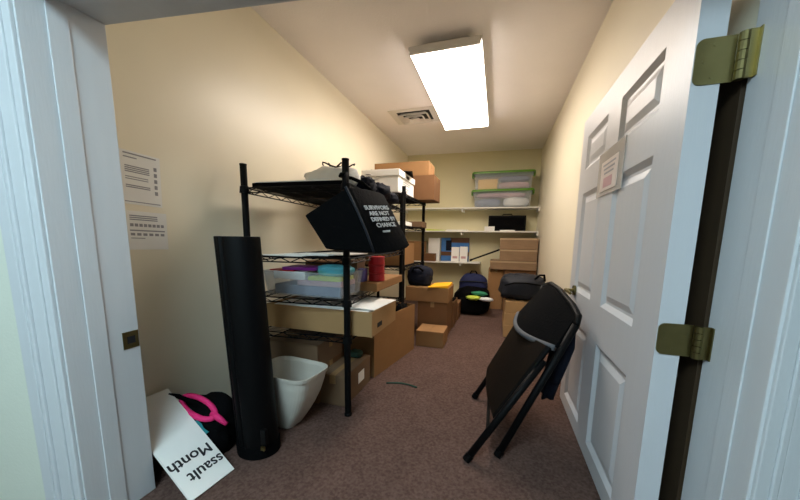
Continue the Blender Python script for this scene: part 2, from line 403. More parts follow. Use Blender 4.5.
# ------------------------------------------------------------------ wall notices
def notice(name, label, y0, y1, z0, z1, tilt, rows_, side=False):
    t = thing(name, label, 'notice', (XL, (y0+y1)/2, z0), 'notices on the left wall')
    b = NB(); box(b, XL, XL+0.002, y0, y1, z0, z1); o1 = b
    g = NB()
    for (a, c, z, h) in rows_: box(g, XL+0.002, XL+0.0026, y0+a*(y1-y0), y0+c*(y1-y0), z0+z*(z1-z0)-h/2, z0+z*(z1-z0)+h/2)
    for bb in (o1, g): bmesh.ops.rotate(bb, verts=bb.verts[:], cent=(XL, (y0+y1)/2, (z0+z1)/2), matrix=Matrix.Rotation(tilt, 3, 'X'))
    obj('paper_sheet', o1, 'paper', t); obj('print', g, 'print_grey', t)
notice('wall_notice', 'upper white printed notice taped to the cream left wall', 1.005, 1.18, 1.245, 1.485, -0.03,
       [(0.08, 0.9, 0.95, 0.006), (0.08, 0.4, 0.88, 0.005)] + [(0.1, 0.7, 0.72-0.035*i, 0.005) for i in range(4)] + [(0.1, 0.66, 0.52-0.04*i, 0.004) for i in range(2)] + [(0.1, 0.7, 0.36-0.035*i, 0.005) for i in range(2)] + [(0.82, 0.9, 0.75-0.12*i, 0.018) for i in range(5)] + [(0.05, 0.95, 0.05, 0.004)])
notice('wall_notice', 'lower white printed form taped below the taller notice on the left wall', 1.01, 1.19, 1.035, 1.215, -0.02,
       [(0.06, 0.75, 0.88-0.05*i, 0.005) for i in range(3)] + [(0.05, 0.93, 0.5, 0.006)] + [(0.06+0.11*i, 0.14+0.11*i, 0.64, 0.014) for i in range(8)] + [(0.06+0.15*i, 0.16+0.15*i, 0.4, 0.012) for i in range(6)] + [(0.06, 0.4, 0.3, 0.004)])

# ------------------------------------------------------------------ wire shelving units
def shelving(label, P, u, w, L, D, H, levels, loc):
    """P near aisle post, u unit vector along the aisle, w unit vector towards the wall"""
    t = thing('shelving_unit', label, 'shelving', loc, 'black wire shelving units')
    P = Vector((P[0], P[1], 0)); u = Vector((*u, 0)); w = Vector((*w, 0))
    for a, c in ((0, 0), (0, 1), (1, 0), (1, 1)):
        q = P + u*(L*a) + w*(D*c)
        b = NB()
        prof = [(0.014, 0.0), (0.024, 0.004), (0.024, 0.016), (0.020, 0.02), (0.020, H-0.01), (0.0212, H-0.008), (0.0212, H-0.001), (0.015, H)]
        lathe(b, q.x, q.y, prof, 14)
        for z in levels:
            lathe(b, q.x, q.y, [(0.0205, z-0.036), (0.029, z-0.034), (0.025, z+0.006), (0.0205, z+0.008)], 14)
        obj('post', b, 'black_metal', t)
    for z in levels:
        b = NB()
        def seg(a0, c0, a1, c1, z0, z1, r): 
            p = P + u*a0 + w*c0; q = P + u*a1 + w*c1
            tube(b, [(p.x, p.y, z0), (q.x, q.y, z1)], r, 5)
        m = 0.016
        for (a0, c0, a1, c1) in ((m, 0, L-m, 0), (m, D, L-m, D), (0, m, 0, D-m), (L, m, L, D-m)):
            seg(a0, c0, a1, c1, z-0.003, z-0.003, 0.0042); seg(a0, c0, a1, c1, z-0.032, z-0.032, 0.0042)
            ln = max(abs(a1-a0), abs(c1-c0)); n = max(4, int(ln/0.07))
            for i in range(n):
                f0, f1 = i/n, (i+1)/n; zz = (z-0.003, z-0.032) if i % 2 == 0 else (z-0.032, z-0.003)
                seg(a0+(a1-a0)*f0, c0+(c1-c0)*f0, a0+(a1-a0)*f1, c0+(c1-c0)*f1, zz[0], zz[1], 0.003)
        n = int(L/0.028)
        for i in range(1, n): seg(L*i/n, 0, L*i/n, D, z-0.002, z-0.002, 0.002)
        for f in (0.33, 0.67): seg(0, D*f, L, D*f, z-0.007, z-0.007, 0.004)
        obj('shelf', b, 'black_metal', t)
    return t
ang = math.radians(3.8)
U1, W1 = (-math.sin(ang), math.cos(ang)), (-math.cos(ang), -math.sin(ang))
P1, L1, D1 = (-0.84, 1.64), 1.39, 0.67
shelving('black wire shelving unit nearest the doorway with the tote bag on its post', P1, U1, W1, L1, D1, 1.545, (0.505, 0.732, 0.985, 1.405), (-1.2, 2.3, 0))
shelving('black wire shelving unit farther in carrying the white file box on top', (-0.945, 3.13), (0, 1), (-1, 0), 0.9, 0.63, 1.64, (0.81, 1.25, 1.575), (-1.25, 3.6, 0))
def s1(a, c):   # point on the near unit: a along the aisle, c towards the wall
    return (P1[0] + U1[0]*a + W1[0]*c, P1[1] + U1[1]*a + W1[1]*c)

# ------------------------------------------------------------------ cartons
def carton(label, x0, x1, y0, y1, z0, z1, m='card', rot=0.0, style='closed', group='cardboard cartons', name='cardboard_box', tape=True, flaps=None, tapecol='tape'):
    cx_, cy_ = (x0+x1)/2, (y0+y1)/2
    t = thing(name, label, 'box', (cx_, cy_, z0), group)
    th = 0.006
    b = NB()
    if style == 'open':
        box(b, x0, x1, y0, y1, z0, z0+th)
        for a in ((x0, x0+th, y0, y1), (x1-th, x1, y0, y1), (x0+th, x1-th, y0, y0+th), (x0+th, x1-th, y1-th, y1)): box(b, *a, z0+th, z1)
    else:
        box(b, x0, x1, y0, y1, z0, z1-0.004)
    rotz(b, rot, (cx_, cy_, 0)); obj('body', b, m, t, bevel=0.003 if style != 'open' else 0)
    if style == 'closed':
        long_x = (x1-x0) >= (y1-y0)
        for s in (0, 1):
            b = NB()
            if long_x:
                a = (x0+0.001, x1-0.001, y0+0.001, cy_-0.0015) if s == 0 else (x0+0.001, x1-0.001, cy_+0.0015, y1-0.001)
            else:
                a = (x0+0.001, cx_-0.0015, y0+0.001, y1-0.001) if s == 0 else (cx_+0.0015, x1-0.001, y0+0.001, y1-0.001)
            box(b, *a, z1-0.004, z1-0.0005); rotz(b, rot, (cx_, cy_, 0)); obj('flap', b, m, t)
        if tape:
            b = NB(); w_ = 0.022
            dz = min(0.06, (z1-z0)*0.4)
            if long_x:
                box(b, x0-0.0006, x1+0.0006, cy_-w_, cy_+w_, z1-0.0005, z1)
                box(b, x0-0.0008, x0-0.0001, cy_-w_, cy_+w_, z1-dz, z1); box(b, x1+0.0001, x1+0.0008, cy_-w_, cy_+w_, z1-dz, z1)
            else:
                box(b, cx_-w_, cx_+w_, y0-0.0006, y1+0.0006, z1-0.0005, z1)
                box(b, cx_-w_, cx_+w_, y0-0.0008, y0-0.0001, z1-dz, z1); box(b, cx_-w_, cx_+w_, y1+0.0001, y1+0.0008, z1-dz, z1)
            rotz(b, rot, (cx_, cy_, 0)); obj('packing_tape', b, tapecol, t)
    if style == 'open' and flaps:
        for side, length, drop in flaps:   # side in 'xXyY'; drop: angle below horizontal
            b = NB(); dx, dz = length*math.cos(drop), -length*math.sin(drop)
            if side == 'y': pts = [(x0+.004, y0, z1), (x1-.004, y0, z1), (x1-.02, y0-dx, z1+dz), (x0+.02, y0-dx, z1+dz)]
            if side == 'Y': pts = [(x1-.004, y1, z1), (x0+.004, y1, z1), (x0+.02, y1+dx, z1+dz), (x1-.02, y1+dx, z1+dz)]
            if side == 'x': pts = [(x0, y1-.004, z1), (x0, y0+.004, z1), (x0-dx, y0+.02, z1+dz), (x0-dx, y1-.02, z1+dz)]
            if side == 'X': pts = [(x1, y0+.004, z1), (x1, y1-.004, z1), (x1+dx, y1-.02, z1+dz), (x1+dx, y0+.02, z1+dz)]
            hexa(b, pts + [(p[0], p[1], p[2]+0.004) for p in pts]); rotz(b, rot, (cx_, cy_, 0)); obj('flap', b, m, t)
    return t
def sheet(name, label, cat, pts, th, m, group=None):
    b = NB(); hexa(b, list(pts) + [(p[0], p[1], p[2]+th) for p in pts]); o = obj(name, b, m); return tag(o, label, cat, group)

# --- near unit, floor level and lower shelf
tb = carton('shallow open tray carton of papers sticking out of the near wire shelves', -1.47, -0.70, 1.69, 2.15, 0.507, 0.662, 'card_light', rot=0.0, style='open', flaps=None)
b = NB(); box(b, -0.6995, -0.6985, 1.78, 1.86, 0.545, 0.575); obj('hand_hole', b, 'ink', tb)
for i in range(5):
    a = random.uniform(-.12, .12); x, y = -1.28 + 0.115*i, 1.93 + random.uniform(-.02, .02)
    t_ = NB(); z = 0.655 + 0.003*i
    box(t_, x-0.13, x+0.13, y-0.17, y+0.17, z, z+0.0025); rotz(t_, a, (x, y, 0))
    for v in t_.verts: v.co.z += 0.02*(v.co.y-y)
    tag(obj('paper_sheet', t_, 'paper'), 'white sheet lying in the shallow open tray carton', 'paper', 'loose papers in the tray carton')
b = NB(); box(b, -1.44, -0.74, 1.73, 2.11, 0.513, 0.655); tag(obj('paper_stack', b, 'paper', bevel=0.004), 'thick stack of white paper filling the shallow tray carton', 'paper')
big = carton('largest brown open carton standing on the floor under the near wire shelves', -1.38, -0.82, 2.235, 3.03-0.03, 0.0, 0.465, 'card', rot=-0.17, style='open')
for v in (0,):
    pass
for i, (x, y, z, s) in enumerate(((-0.85, 2.80, 0.42, (.05, .12, .075)), (-1.15, 2.6, 0.33, (.18, .2, .11)))):
    b = NB(); blob(b, (x, y, z), s, p=2.2, nz=0.35, seed=3+i); tag(obj('cloth_bundle', b, 'black_cloth', smooth=True), ('small black cloth bundle heaped at the far corner of the largest open carton', 'wide black cloth bundle lying deep inside the largest open carton')[i], 'cloth')
carton('brown carton stacked on the battered carton behind the grey wastebasket', -1.50, -1.09, 1.70, 2.05, 0.246, 0.405, 'card_grey')
carton('battered brown carton on the floor at the bottom behind the grey wastebasket', -1.50, -1.09, 1.70, 2.05, 0.0, 0.245, 'card_dark')
lw = carton('flat worn carton with a white label at the foot of the near shelf post', -1.085, -0.90, 1.72, 2.14, 0.0, 0.21, 'card_grey')
b = NB(); box(b, -0.8995, -0.8985, 1.92, 2.02, 0.07, 0.15); obj('shipping_label', b, 'paper', lw)
b = NB(); blob(b, (-.99, 2.07, 0.235), (.05, .05, .025), p=3, nz=.2, flat=.2105, seed=5); tag(obj('cloth_scrap', b, 'green_dark', smooth=True), 'dark green rag lying on the flat worn carton', 'cloth')

# --- grey wastebasket
t = thing('wastebasket', 'light grey plastic wastebasket standing beside the tall black case', 'wastebasket', (-1.13, 1.47, 0))
b = NB()
HH = 0.345
def wr(z, k, ins=0.0):
    g = (1-(1-max(0, min(1, z/HH)))**1.7)
    return sring(-1.17+.045*g, 1.462+.01*g, z, .085+.105*g*k-ins, .065+.07*g*k-ins, 32, 4.5, -0.10)
rings = [wr(0.0, 1, .012), wr(0.005, 1.0)] + [wr(HH*f, 1) for f in (.12, .25, .4, .6, .8)] + [wr(HH-0.02, 1.0), wr(HH-0.02, 1.08), wr(HH, 1.10), wr(HH, 1.02), wr(HH-.02, 0.98, .005)] + [wr(HH*f, 1, .006) for f in (.8, .6, .4, .25, .12)] + [wr(0.012, 1, .01)]
loft(b, rings); obj('bin_body', b, 'wastebasket', t, smooth=False)

# --- tall black case leaning by the near shelves
t = thing('carrying_case', 'tall black ribbed case leaning against the left wall by the wire shelves', 'case', (-1.15, 1.215, 0))
b = NB()
B0, T0 = Vector((-1.145, 1.215, 0.0)), Vector((-1.262, 1.27, 1.105))
rings = []
for i in range(13):
    f = i/12; c = B0.lerp(T0, f)
    ring = []
    for k in range(64):
        a = 2*PI*k/64
        r = 0.098 + 0.006*f
        g = 0.0
        for g0 in (3.55, 3.85, 4.2, 4.62):
            g += 0.014*math.exp(-((a-g0)/0.055)**2)
        if i in (0, 12): g *= 1.0
        r -= g
        tilt = (c.x + r*1.08*math.cos(a), c.y + r*0.95*math.sin(a))
        ring.append((tilt[0], tilt[1], c.z + (0.0 if i < 12 else 0.0)))
    rings.append(ring)
loft(b, rings); obj('case_body', b, 'black_plastic', t, smooth=False, bevel=0.004)
b = NB()
rings = []
for z, k_ in ((0.0, 1.03), (0.055, 1.03)):
    c = B0.lerp(T0, z/1.115); rings.append([(c.x + 0.100*k_*1.08*math.cos(2*PI*k/40), c.y + 0.100*k_*.95*math.sin(2*PI*k/40), z+0.001) for k in range(40)])
loft(b, rings); obj('end_cap', b, 'black_cloth', t)
b = NB(); box(b, -1.06, -1.03, 1.135, 1.155, 0.09, 0.17); obj('clasp', b, 'black_metal', t, bevel=0.003)
b = NB(); box(b, -1.055, -1.035, 1.128, 1.137, 0.065, 0.085); obj('buckle', b, 'brass', t)

# --- poster board, black bag, pink strap in the left corner
A = Vector((-1.140, 1.045, 0.006)); e1 = Vector((-0.455, 0.045, 0.31)); e2 = Vector((-0.0205, -0.207, 0.0))
t = thing('poster_board', 'white event poster board leaning upside down in the left corner by the doorway', 'sign', tuple(A))
n_ = e1.cross(e2).normalized()
if n_.x < 0: n_ = -n_
b = NB(); q = [A, A+e2, A+e2+e1, A+e1]; hexa(b, [p - n_*0.004 for p in q] + [p + n_*0.004 for p in q]); obj('board', b, 'paper', t)
# reading direction runs along e2, letter tops point down the slope
for txt, off, start in (('ssault', 0.085, 0.0), ('Month', 0.165, 0.012)):
    o_ = A + e1.normalized()*off + e2.normalized()*(start+.004) + n_*0.0048
    tb_ = NB()
    for dx, dy, dz in ((0, 0, 0), (.0013, 0, .0001), (-.0013, 0, .0002), (0, .001, .0003), (0, -.001, .0004)):
        t1 = text_mesh(txt, 0.071, extrude=0.0004, align='LEFT'); bmesh.ops.translate(t1, verts=t1.verts[:], vec=(dx, dy, dz))
        me_ = bpy.data.meshes.new('tmp'); t1.to_mesh(me_); t1.free(); tb_.from_mesh(me_); bpy.data.meshes.remove(me_)
    tb_.transform(frame(o_, e2, -e1)); obj('lettering', tb_, 'ink', t)
for f0, f1 in ((.62, .76), (.42, .58)):
    un = -e2.normalized(); q = [A+e1*f0+e2*.1, A+e1*f1+e2*.1, A+e1*f1+un*.022, A+e1*f0+un*.034]
    b = NB(); hexa(b, [p - n_*.0095 for p in q] + [p - n_*.0045 for p in q]); tag(obj('paper_sheet', b, 'teal'), 'teal sheet showing from behind the %s of the white poster board' % ('upper right edge' if f0 > .6 else 'middle right edge'), 'paper')
t = thing('black_bag', 'slumped black bag on the floor behind the white poster board', 'bag', (-1.40, 1.18, 0))
b = NB(); blob(b, (-1.435, 1.19, 0.10), (.155, .11, .155), p=2.6, nz=.15, flat=0.001, seed=11, rot=-.1); obj('bag_body', b, 'black_cloth', t, smooth=True)
b = NB(); blob(b, (-1.37, 1.13, 0.05), (.10, .06, .10), p=2.4, nz=.2, flat=0.001, seed=12, rot=.1); obj('bag_flap', b, 'black_cloth', t, smooth=True)
b = NB(); tube(b, [(-1.595, 1.06, .30), (-1.54, 1.10, .28), (-1.47, 1.13, .24), (-1.42, 1.15, .21)], .012, 8); obj('handle', b, 'black_cloth', t, smooth=True)
t = thing('lanyard', 'hot pink looped strap draped over the slumped black bag', 'strap', (-1.40, 1.15, .20))
b = NB(); pts = []
for k in range(24):
    a = 2*PI*k/24; pts.append((-1.425 + .105*math.cos(a), 1.115 + .03*math.sin(a) , .232 - .03*math.cos(a) + .026*math.sin(a)))
tube(b, pts, .014, 8, closed=True); obj('loop', b, 'pink', t, smooth=True)
b = NB(); tube(b, [(-1.34, 1.12, .212), (-1.29, 1.115, .196), (-1.25, 1.12, .17)], [.016, .015, .010], 8); obj('strap_end', b, 'pink', t, smooth=True)

# ------------------------------------------------------------------ things on the near wire shelves
# third shelf: clear bin
def cbox(x0, x1, y0, y1, z0, z1, tap, name, parent, m='clear', th=.004):
    b = NB()
    def R(z, ins, e): return [(x0+ins-e, y0+ins-e, z), (x1-ins+e, y0+ins-e, z), (x1-ins+e, y1-ins+e, z), (x0+ins-e, y1-ins+e, z)]
    loft(b, [R(z0, tap, 0), R(z1, 0, 0), R(z1, 0, .008), R(z1+.006, 0, .008), R(z1+.006, th, 0), R(z0+th, tap+th, 0)])
    return obj(name, b, m, parent)
t = thing('storage_bin', 'clear plastic tray of craft supplies on the third shelf of the near unit', 'bin', (-1.15, 1.80, .734), 'clear plastic bins')
cbox(-1.455, -0.878, 1.655, 1.96, .734, .885, .02, 'bin_body', t)
ci = [('purple_folder', 'purple', (-1.34, -1.10, 1.70, 1.90, .895, .915), .1, 'purple plastic folder lying on the clear tray of craft supplies', 'folder'),
      ('red_folder', 'red', (-1.43, -1.24, 1.69, 1.80, .888, .896), -.05, 'thin red folder at the wall end of the clear craft tray', 'folder'),
      ]
b = NB(); box(b, -1.40, -0.92, 1.70, 1.92, .739, .80); tag(obj('paper_pad', b, 'slate', bevel=.004), 'slate blue pad at the bottom of the clear craft tray', 'pad')
b = NB(); box(b, -1.22, -0.91, 1.69, 1.90, .801, .835); tag(obj('paper_pad', b, 'lilac', bevel=.004), 'dusty pink pad lying on the slate blue pad in the craft tray', 'pad')
b = NB(); box(b, -1.14, -0.91, 1.69, 1.88, .836, .862); tag(obj('paper_pad', b, 'lime', bevel=.004), 'lime pad near the top of the clear craft tray', 'pad')
b = NB(); box(b, -1.40, -1.16, 1.69, 1.90, .836, .888); tag(obj('paper_pad', b, 'paper', bevel=.004), 'white pad at the wall end of the clear craft tray', 'pad')
for nm, m_, d, r_, lb, ct in ci:
    b = NB(); box(b, *d); rotz(b, r_, ((d[0]+d[1])/2, (d[2]+d[3])/2, 0)); tag(obj(nm, b, m_, bevel=.002), lb, ct)
b = NB(); blob(b, (-1.0, 1.80, .895), (.12, .09, .042), p=2.6, nz=.12, flat=.864, seed=21); tag(obj('plastic_bag', b, 'aqua', smooth=True), 'aqua plastic pouch heaped on the clear craft tray', 'pouch')
carton('small brown carton behind the clear tray on the third shelf', -1.40, -1.065, 2.05, 2.30, .734, .93, 'card_dark')
# aisle end of the third shelf
carton('tan carton on the third shelf just right of the near post', -1.045, -0.955, 2.03, 2.17, .796, .945, 'card_grey', tape=False)
b = NB(); box(b, -.945, -.90, 2.02, 2.09, .796, .89); tag(obj('small_box', b, 'violet', bevel=.003), 'small violet box beside the red canister', 'box')
carton('flat open ended brown carton at the aisle edge of the third shelf', -1.05, -0.79, 2.0, 2.60, .734, .795, 'card', tape=False)
t = thing('red_canister', 'stacked red plastic canister on the third shelf of the near unit', 'canister', (-.845, 2.13, .796))
b = NB(); pr = []
for i in range(3):
    z = .796 + i*.060; pr += [(.054, z), (.060, z+.004), (.057, z+.050), (.062, z+.052), (.062, z+.058), (.054, z+.060)]
lathe(b, -.845, 2.13, pr, 24); obj('cups', b, 'red', t)
# second shelf
for i in range(3):
    b = NB(); z = .987 + .006*i; x = -1.30 + .14*i; y = 1.80 + .03*i
    box(b, x-.15, x+.15, y-.14, y+.14, z, z+.0055); rotz(b, (-.05, .08, -.12)[i], (x, y, 0))
    tag(obj('paper_stack', b, 'paper'), ('paper pile nearest the wall on the second wire shelf', 'middle paper pile on the second wire shelf', 'paper pile nearest the tote bag on the second wire shelf')[i], 'paper', 'paper piles on the second shelf')
# top shelf
b = NB()
p = [s1(.03, .02), s1(.52, .04), s1(.52, .62), s1(.03, .64)]
prism(b, p, 1.407, 1.437); tag(obj('portfolio_case', b, 'black_cloth', bevel=.006), 'flat black portfolio lying on the top shelf of the near unit', 'portfolio')
b = NB(); p = [s1(.05, .12), s1(.50, .12), s1(.50, .62), s1(.05, .63)]
prism(b, p, 1.438, 1.445); tag(obj('paper_stack', b, 'paper'), 'thin white paper layer on the flat black portfolio', 'paper')
b = NB(); blob(b, (-1.12, 1.98, 1.50), (.19, .11, .085), p=2.4, nz=.25, flat=1.4455, seed=31); tag(obj('plastic_bag', b, 'white_cloth', smooth=True), 'crumpled white plastic bag on top of the near unit', 'bag')
carton('flat brown carton at the wall side of the near top shelf', -1.555, -1.285, 2.42, 2.85, 1.407, 1.66, 'card')
t = thing('cloth_heap', 'navy blue cloth heap at the aisle edge of the near top shelf', 'cloth', (-.85, 2.35, 1.407))
for i, (c, s, fl) in enumerate((((-.915, 2.10, 1.475), (.065, .09, .06), 1.4385), ((-.90, 2.30, 1.46), (.085, .15, .065), 1.408), ((-.905, 2.52, 1.44), (.08, .14, .05), 1.408))):
    b = NB(); blob(b, c, s, p=2.2, nz=.35, fr=14, flat=fl, seed=41+i); obj('fold', b, 'navy', t, smooth=True)
for i in range(5):
    x, y = -.89+.02*random.random(), 2.02+.12*i
    b = NB(); box(b, x-.012, x+.03, y-.02, y+.02, 1.532-.012*i, 1.535-.012*i); rotz(b, i*.7, (x, y, 0)); obj('paper_tag', b, 'white_cloth', t)
t = thing('cable_coil', 'loose black cable coil lying over the white plastic bag on top', 'cable', (-1.02, 2.25, 1.56))
b = NB(); pts = [(-1.10+(.13-.003*k)*math.cos(k*.42), 2.02+(.10-.002*k)*math.sin(k*.42), 1.60+.022*math.sin(k*.9)) for k in range(34)]
tube(b, pts, .005, 6); obj('cable', b, 'black_plastic', t, smooth=True)

# --- tote bag hanging on the near post
t = thing('tote_bag', 'big black printed tote bag hanging from the near post of the wire shelves', 'bag', (-.80, 1.56, 1.0))
b = NB()
#   near-side outline corners (x, y, z) then far-side outline corners
ringN = [Vector(p) for p in ((-.849, 1.42, 1.041), (-.575, 1.42, 1.030), (-.730, 1.42, 1.352), (-.975, 1.42, 1.220))]
ringF = [Vector((-.56, 1.74, 1.06)), Vector((-.44, 1.60, 1.065)), Vector((-.655, 1.76, 1.365)), Vector((-.70, 1.78, 1.36))]
def sub4(R, n=6):
    out = []
    for i in range(4):
        a, c = R[i], R[(i+1) % 4]
        for k in range(n): out.append(a.lerp(c, k/n))
    return out
N_, F_ = sub4(ringN), sub4(ringF)
rings = []
for i in range(9):
    f = i/8; r = [a.lerp(c, f) for a, c in zip(N_, F_)]
    ctr = sum(r, Vector())/len(r)
    k_ = 1 + 0.05*math.sin(PI*f) - (0.05 if i in (0, 8) else 0)
    rings.append([tuple(ctr + (p-ctr)*k_) for p in r])
loft(b, rings); obj('bag_body', b, 'black_cloth', t, smooth=False, bevel=.012)
# printed words on the aisle face
face_u = ((ringF[1]-ringN[1]) + (ringF[2]-ringN[2])); face_v = ((ringN[2]-ringN[1]) + (ringF[2]-ringF[1]))
ctr = (ringN[1]+ringN[2]+ringF[1]+ringF[2])/4
nn = face_u.cross(face_v).normalized()
if nn.x < 0: nn = -nn
fw = Vector((0, 0, 0))
for i, (txt, sz, sh) in enumerate((('SURVIVORS', .036, 0.0), ('ARE NOT', .036, .016), ('DEFINED BY', .034, .012), ('CHANCE', .036, .03), ('center', .022, .055))):
    o_ = ctr + face_u.normalized()*(-.085+sh) + face_v.normalized()*(.065 - .036*i) + nn*.0125
    text_at('lettering', txt, sz, frame(o_, face_u, face_v), 'bag_print', t, bold=.0004, extrude=.0012, align='LEFT')
b = NB(); tube(b, [tuple(ringN[2] + Vector((.004, -.004, 0))), tuple(ringN[2].lerp(ringN[1], .33) + Vector((.010, -.004, 0))), tuple(ringN[2].lerp(ringN[1], .66) + Vector((.010, -.004, 0))), tuple(ringN[1] + Vector((.0, -.004, .006)))], .007, 6); obj('piping', b, 'charcoal', t, smooth=True)
b = NB(); tube(b, [(-.74, 1.43, 1.345), (-.78, 1.52, 1.42), (-.812, 1.600, 1.455), (-.85, 1.607, 1.455), (-.875, 1.64, 1.453), (-.86, 1.674, 1.452), (-.82, 1.678, 1.445), (-.76, 1.69, 1.42), (-.70, 1.74, 1.365)], .010, 8)
obj('strap', b, 'black_cloth', t, smooth=True)

# ------------------------------------------------------------------ farther unit
t = thing('file_box', 'white lidded cardboard file box on top of the farther wire unit', 'box', (-1.17, 3.36, 1.577))
x0, x1, y0, y1 = -1.37, -.985, 3.06, 3.66
b = NB(); box(b, x0, x1, y0, y1, 1.577, 1.76); obj('body', b, 'paper', t, bevel=.003)
b = NB(); box(b, x0-.012, x1+.012, y0-.012, y1+.012, 1.735, 1.80); obj('lid', b, 'paper', t, bevel=.004)
b = NB(); box(b, x1+.0125, x1+.0135, 3.31, 3.42, 1.745, 1.778); obj('hand_hole', b, 'ink', t)
b = NB()
for i, z in enumerate((1.70, 1.68, 1.64, 1.62)): box(b, x1, x1+.001, 3.22, 3.5-.03*i, z-.004, z+.004)
obj('print', b, 'print_grey', t)
b = NB(); hexa(b, [(-1.30, 3.10, 1.802), (-.90, 3.28, 1.804), (-1.0, 3.70, 1.808), (-1.34, 3.62, 1.804), (-1.30, 3.10, 1.814), (-.90, 3.28, 1.816), (-1.0, 3.70, 1.820), (-1.34, 3.62, 1.816)])
tag(obj('flat_folder', b, 'black_cloth'), 'flat black folder lying across the lid of the white file box', 'folder')
carton('brown carton on the far end of the farther unit under a long flat carton', -1.25, -.755, 3.74, 4.12, 1.577, 1.865, 'card_dark')
carton('long flat brown carton on the topmost pile of the farther unit', -1.52, -.83, 3.75, 4.10, 1.866, 2.03, 'card')
for i, (x, y, m_, h, lb) in enumerate(((-1.15, 3.5, 'paper', .05, 'white paper pile on the middle shelf of the farther unit'), (-1.05, 3.85, 'card_grey', .07, 'grey brown flat box on the middle shelf of the farther unit'))):
    b = NB(); box(b, x-.18, x+.16, y-.13, y+.13, 1.252, 1.252+h); tag(obj('paper_stack' if i == 0 else 'flat_box', b, m_, bevel=.003), lb, 'paper' if i == 0 else 'box')
carton('brown carton on the lowest shelf of the farther unit', -1.45, -1.0, 3.3, 3.8, .812, 1.06, 'card')
t = thing('duffel_bag', 'dark navy bag slumped on the yellow topped carton under the farther unit', 'bag', (-.87, 3.6, .572))
b = NB(); blob(b, (-.86, 3.58, .67), (.145, .14, .125), p=2.8, nz=.16, flat=.5725, seed=51); obj('bag_body', b, 'navy', t, smooth=True)
b = NB(); tube(b, [(-.93, 3.46, .74), (-.90, 3.43, .78), (-.84, 3.42, .79), (-.80, 3.45, .75)], .012, 8); obj('handle', b, 'black_cloth', t, smooth=True)

# --- carton stack on the floor left of the backpack
ca = carton('low brown carton on the carpet at the end of the largest open carton', -.765, -.478, 3.05, 3.34, 0, .165, 'card', tape=False)
carton('plain brown carton under the yellow topped carton on the floor', -.84, -.50, 3.40, 3.80, 0, .405, 'card_dark')
tp = carton('top carton of the floor pile holding a yellow envelope', -.985, -.49, 3.39, 3.80, .406, .570, 'card', tape=False)
b = NB(); hexa(b, [(-.72, 3.37, .572), (-.50, 3.40, .572), (-.50, 3.78, .572), (-.70, 3.72, .572), (-.72, 3.37, .580), (-.50, 3.40, .600), (-.50, 3.78, .596), (-.70, 3.72, .585)])
tag(obj('yellow_envelope', b, 'yellow'), 'yellow envelope lying on the top carton of the floor pile', 'envelope')
carton('small brown carton on the floor between the carton pile and the backpack', -.76, -.485, 3.86, 4.22, 0, .33, 'card_dark')
carton('lowest brown carton behind the floor pile near the backpack', -.80, -.47, 4.27, 4.55, 0, .24, 'card_dark')
b = NB(); hexa(b, [(-.80, 3.92, .331), (-.50, 3.90, .331), (-.49, 4.1, .331), (-.78, 4.1, .331), (-.80, 3.92, .345), (-.50, 3.90, .345), (-.49, 4.1, .350), (-.78, 4.1, .350)]); tag(obj('dark_folder', b, 'black_cloth'), 'dark folder on the small carton beside the backpack', 'folder')

# --- backpack
t = thing('backpack', 'navy and black backpack stuffed with clothes on the carpet by the back wall', 'backpack', (-.33, 4.72, 0))
b = NB(); blob(b, (-.32, 4.80, .20), (.255, .20, .215), p=3.0, nz=.10, flat=.001, seed=61); obj('lower_body', b, 'black_cloth', t, smooth=True)
b = NB(); blob(b, (-.33, 4.90, .40), (.215, .12, .20), p=2.5, nz=.08, seed=62); obj('upper_body', b, 'navy_bag', t, smooth=True)
b = NB(); blob(b, (-.33, 4.64, .15), (.20, .08, .13), p=2.8, nz=.08, flat=.001, seed=63); obj('front_pocket', b, 'black_cloth', t, smooth=True)
b = NB(); tube(b, [(-.38, 4.86, .60), (-.36, 4.84, .64), (-.30, 4.84, .64), (-.28, 4.86, .60)], .010, 8); obj('grab_handle', b, 'black_cloth', t, smooth=True)
b = NB(); tube(b, [(-.52, 4.74, .36), (-.57, 4.68, .30), (-.585, 4.66, .2), (-.56, 4.70, .08)], .018, 8); obj('shoulder_strap', b, 'black_cloth', t, smooth=True)
b = NB(); tube(b, [(-.53, 4.82, .47), (-.44, 4.785, .485), (-.33, 4.775, .49), (-.22, 4.785, .485), (-.13, 4.82, .47)], .007, 6); obj('zipper', b, 'charcoal', t, smooth=True)
for i, (c, s, m_, lb) in enumerate((((-.22, 4.62, .335), (.12, .06, .03), 'mint', 'green cloth spilling from the open backpack'), ((-.30, 4.57, .275), (.11, .06, .03), 'lime', 'lime yellow cloth spilling from the open backpack'), ((-.12, 4.56, .265), (.10, .055, .026), 'white_cloth', 'white cloth spilling from the right of the open backpack'))):
    b = NB(); blob(b, c, s, p=2.2, nz=.3, fr=12, seed=70+i, rot=-.2); tag(obj('garment', b, m_, smooth=True), lb, 'clothing', 'clothes spilling from the backpack')

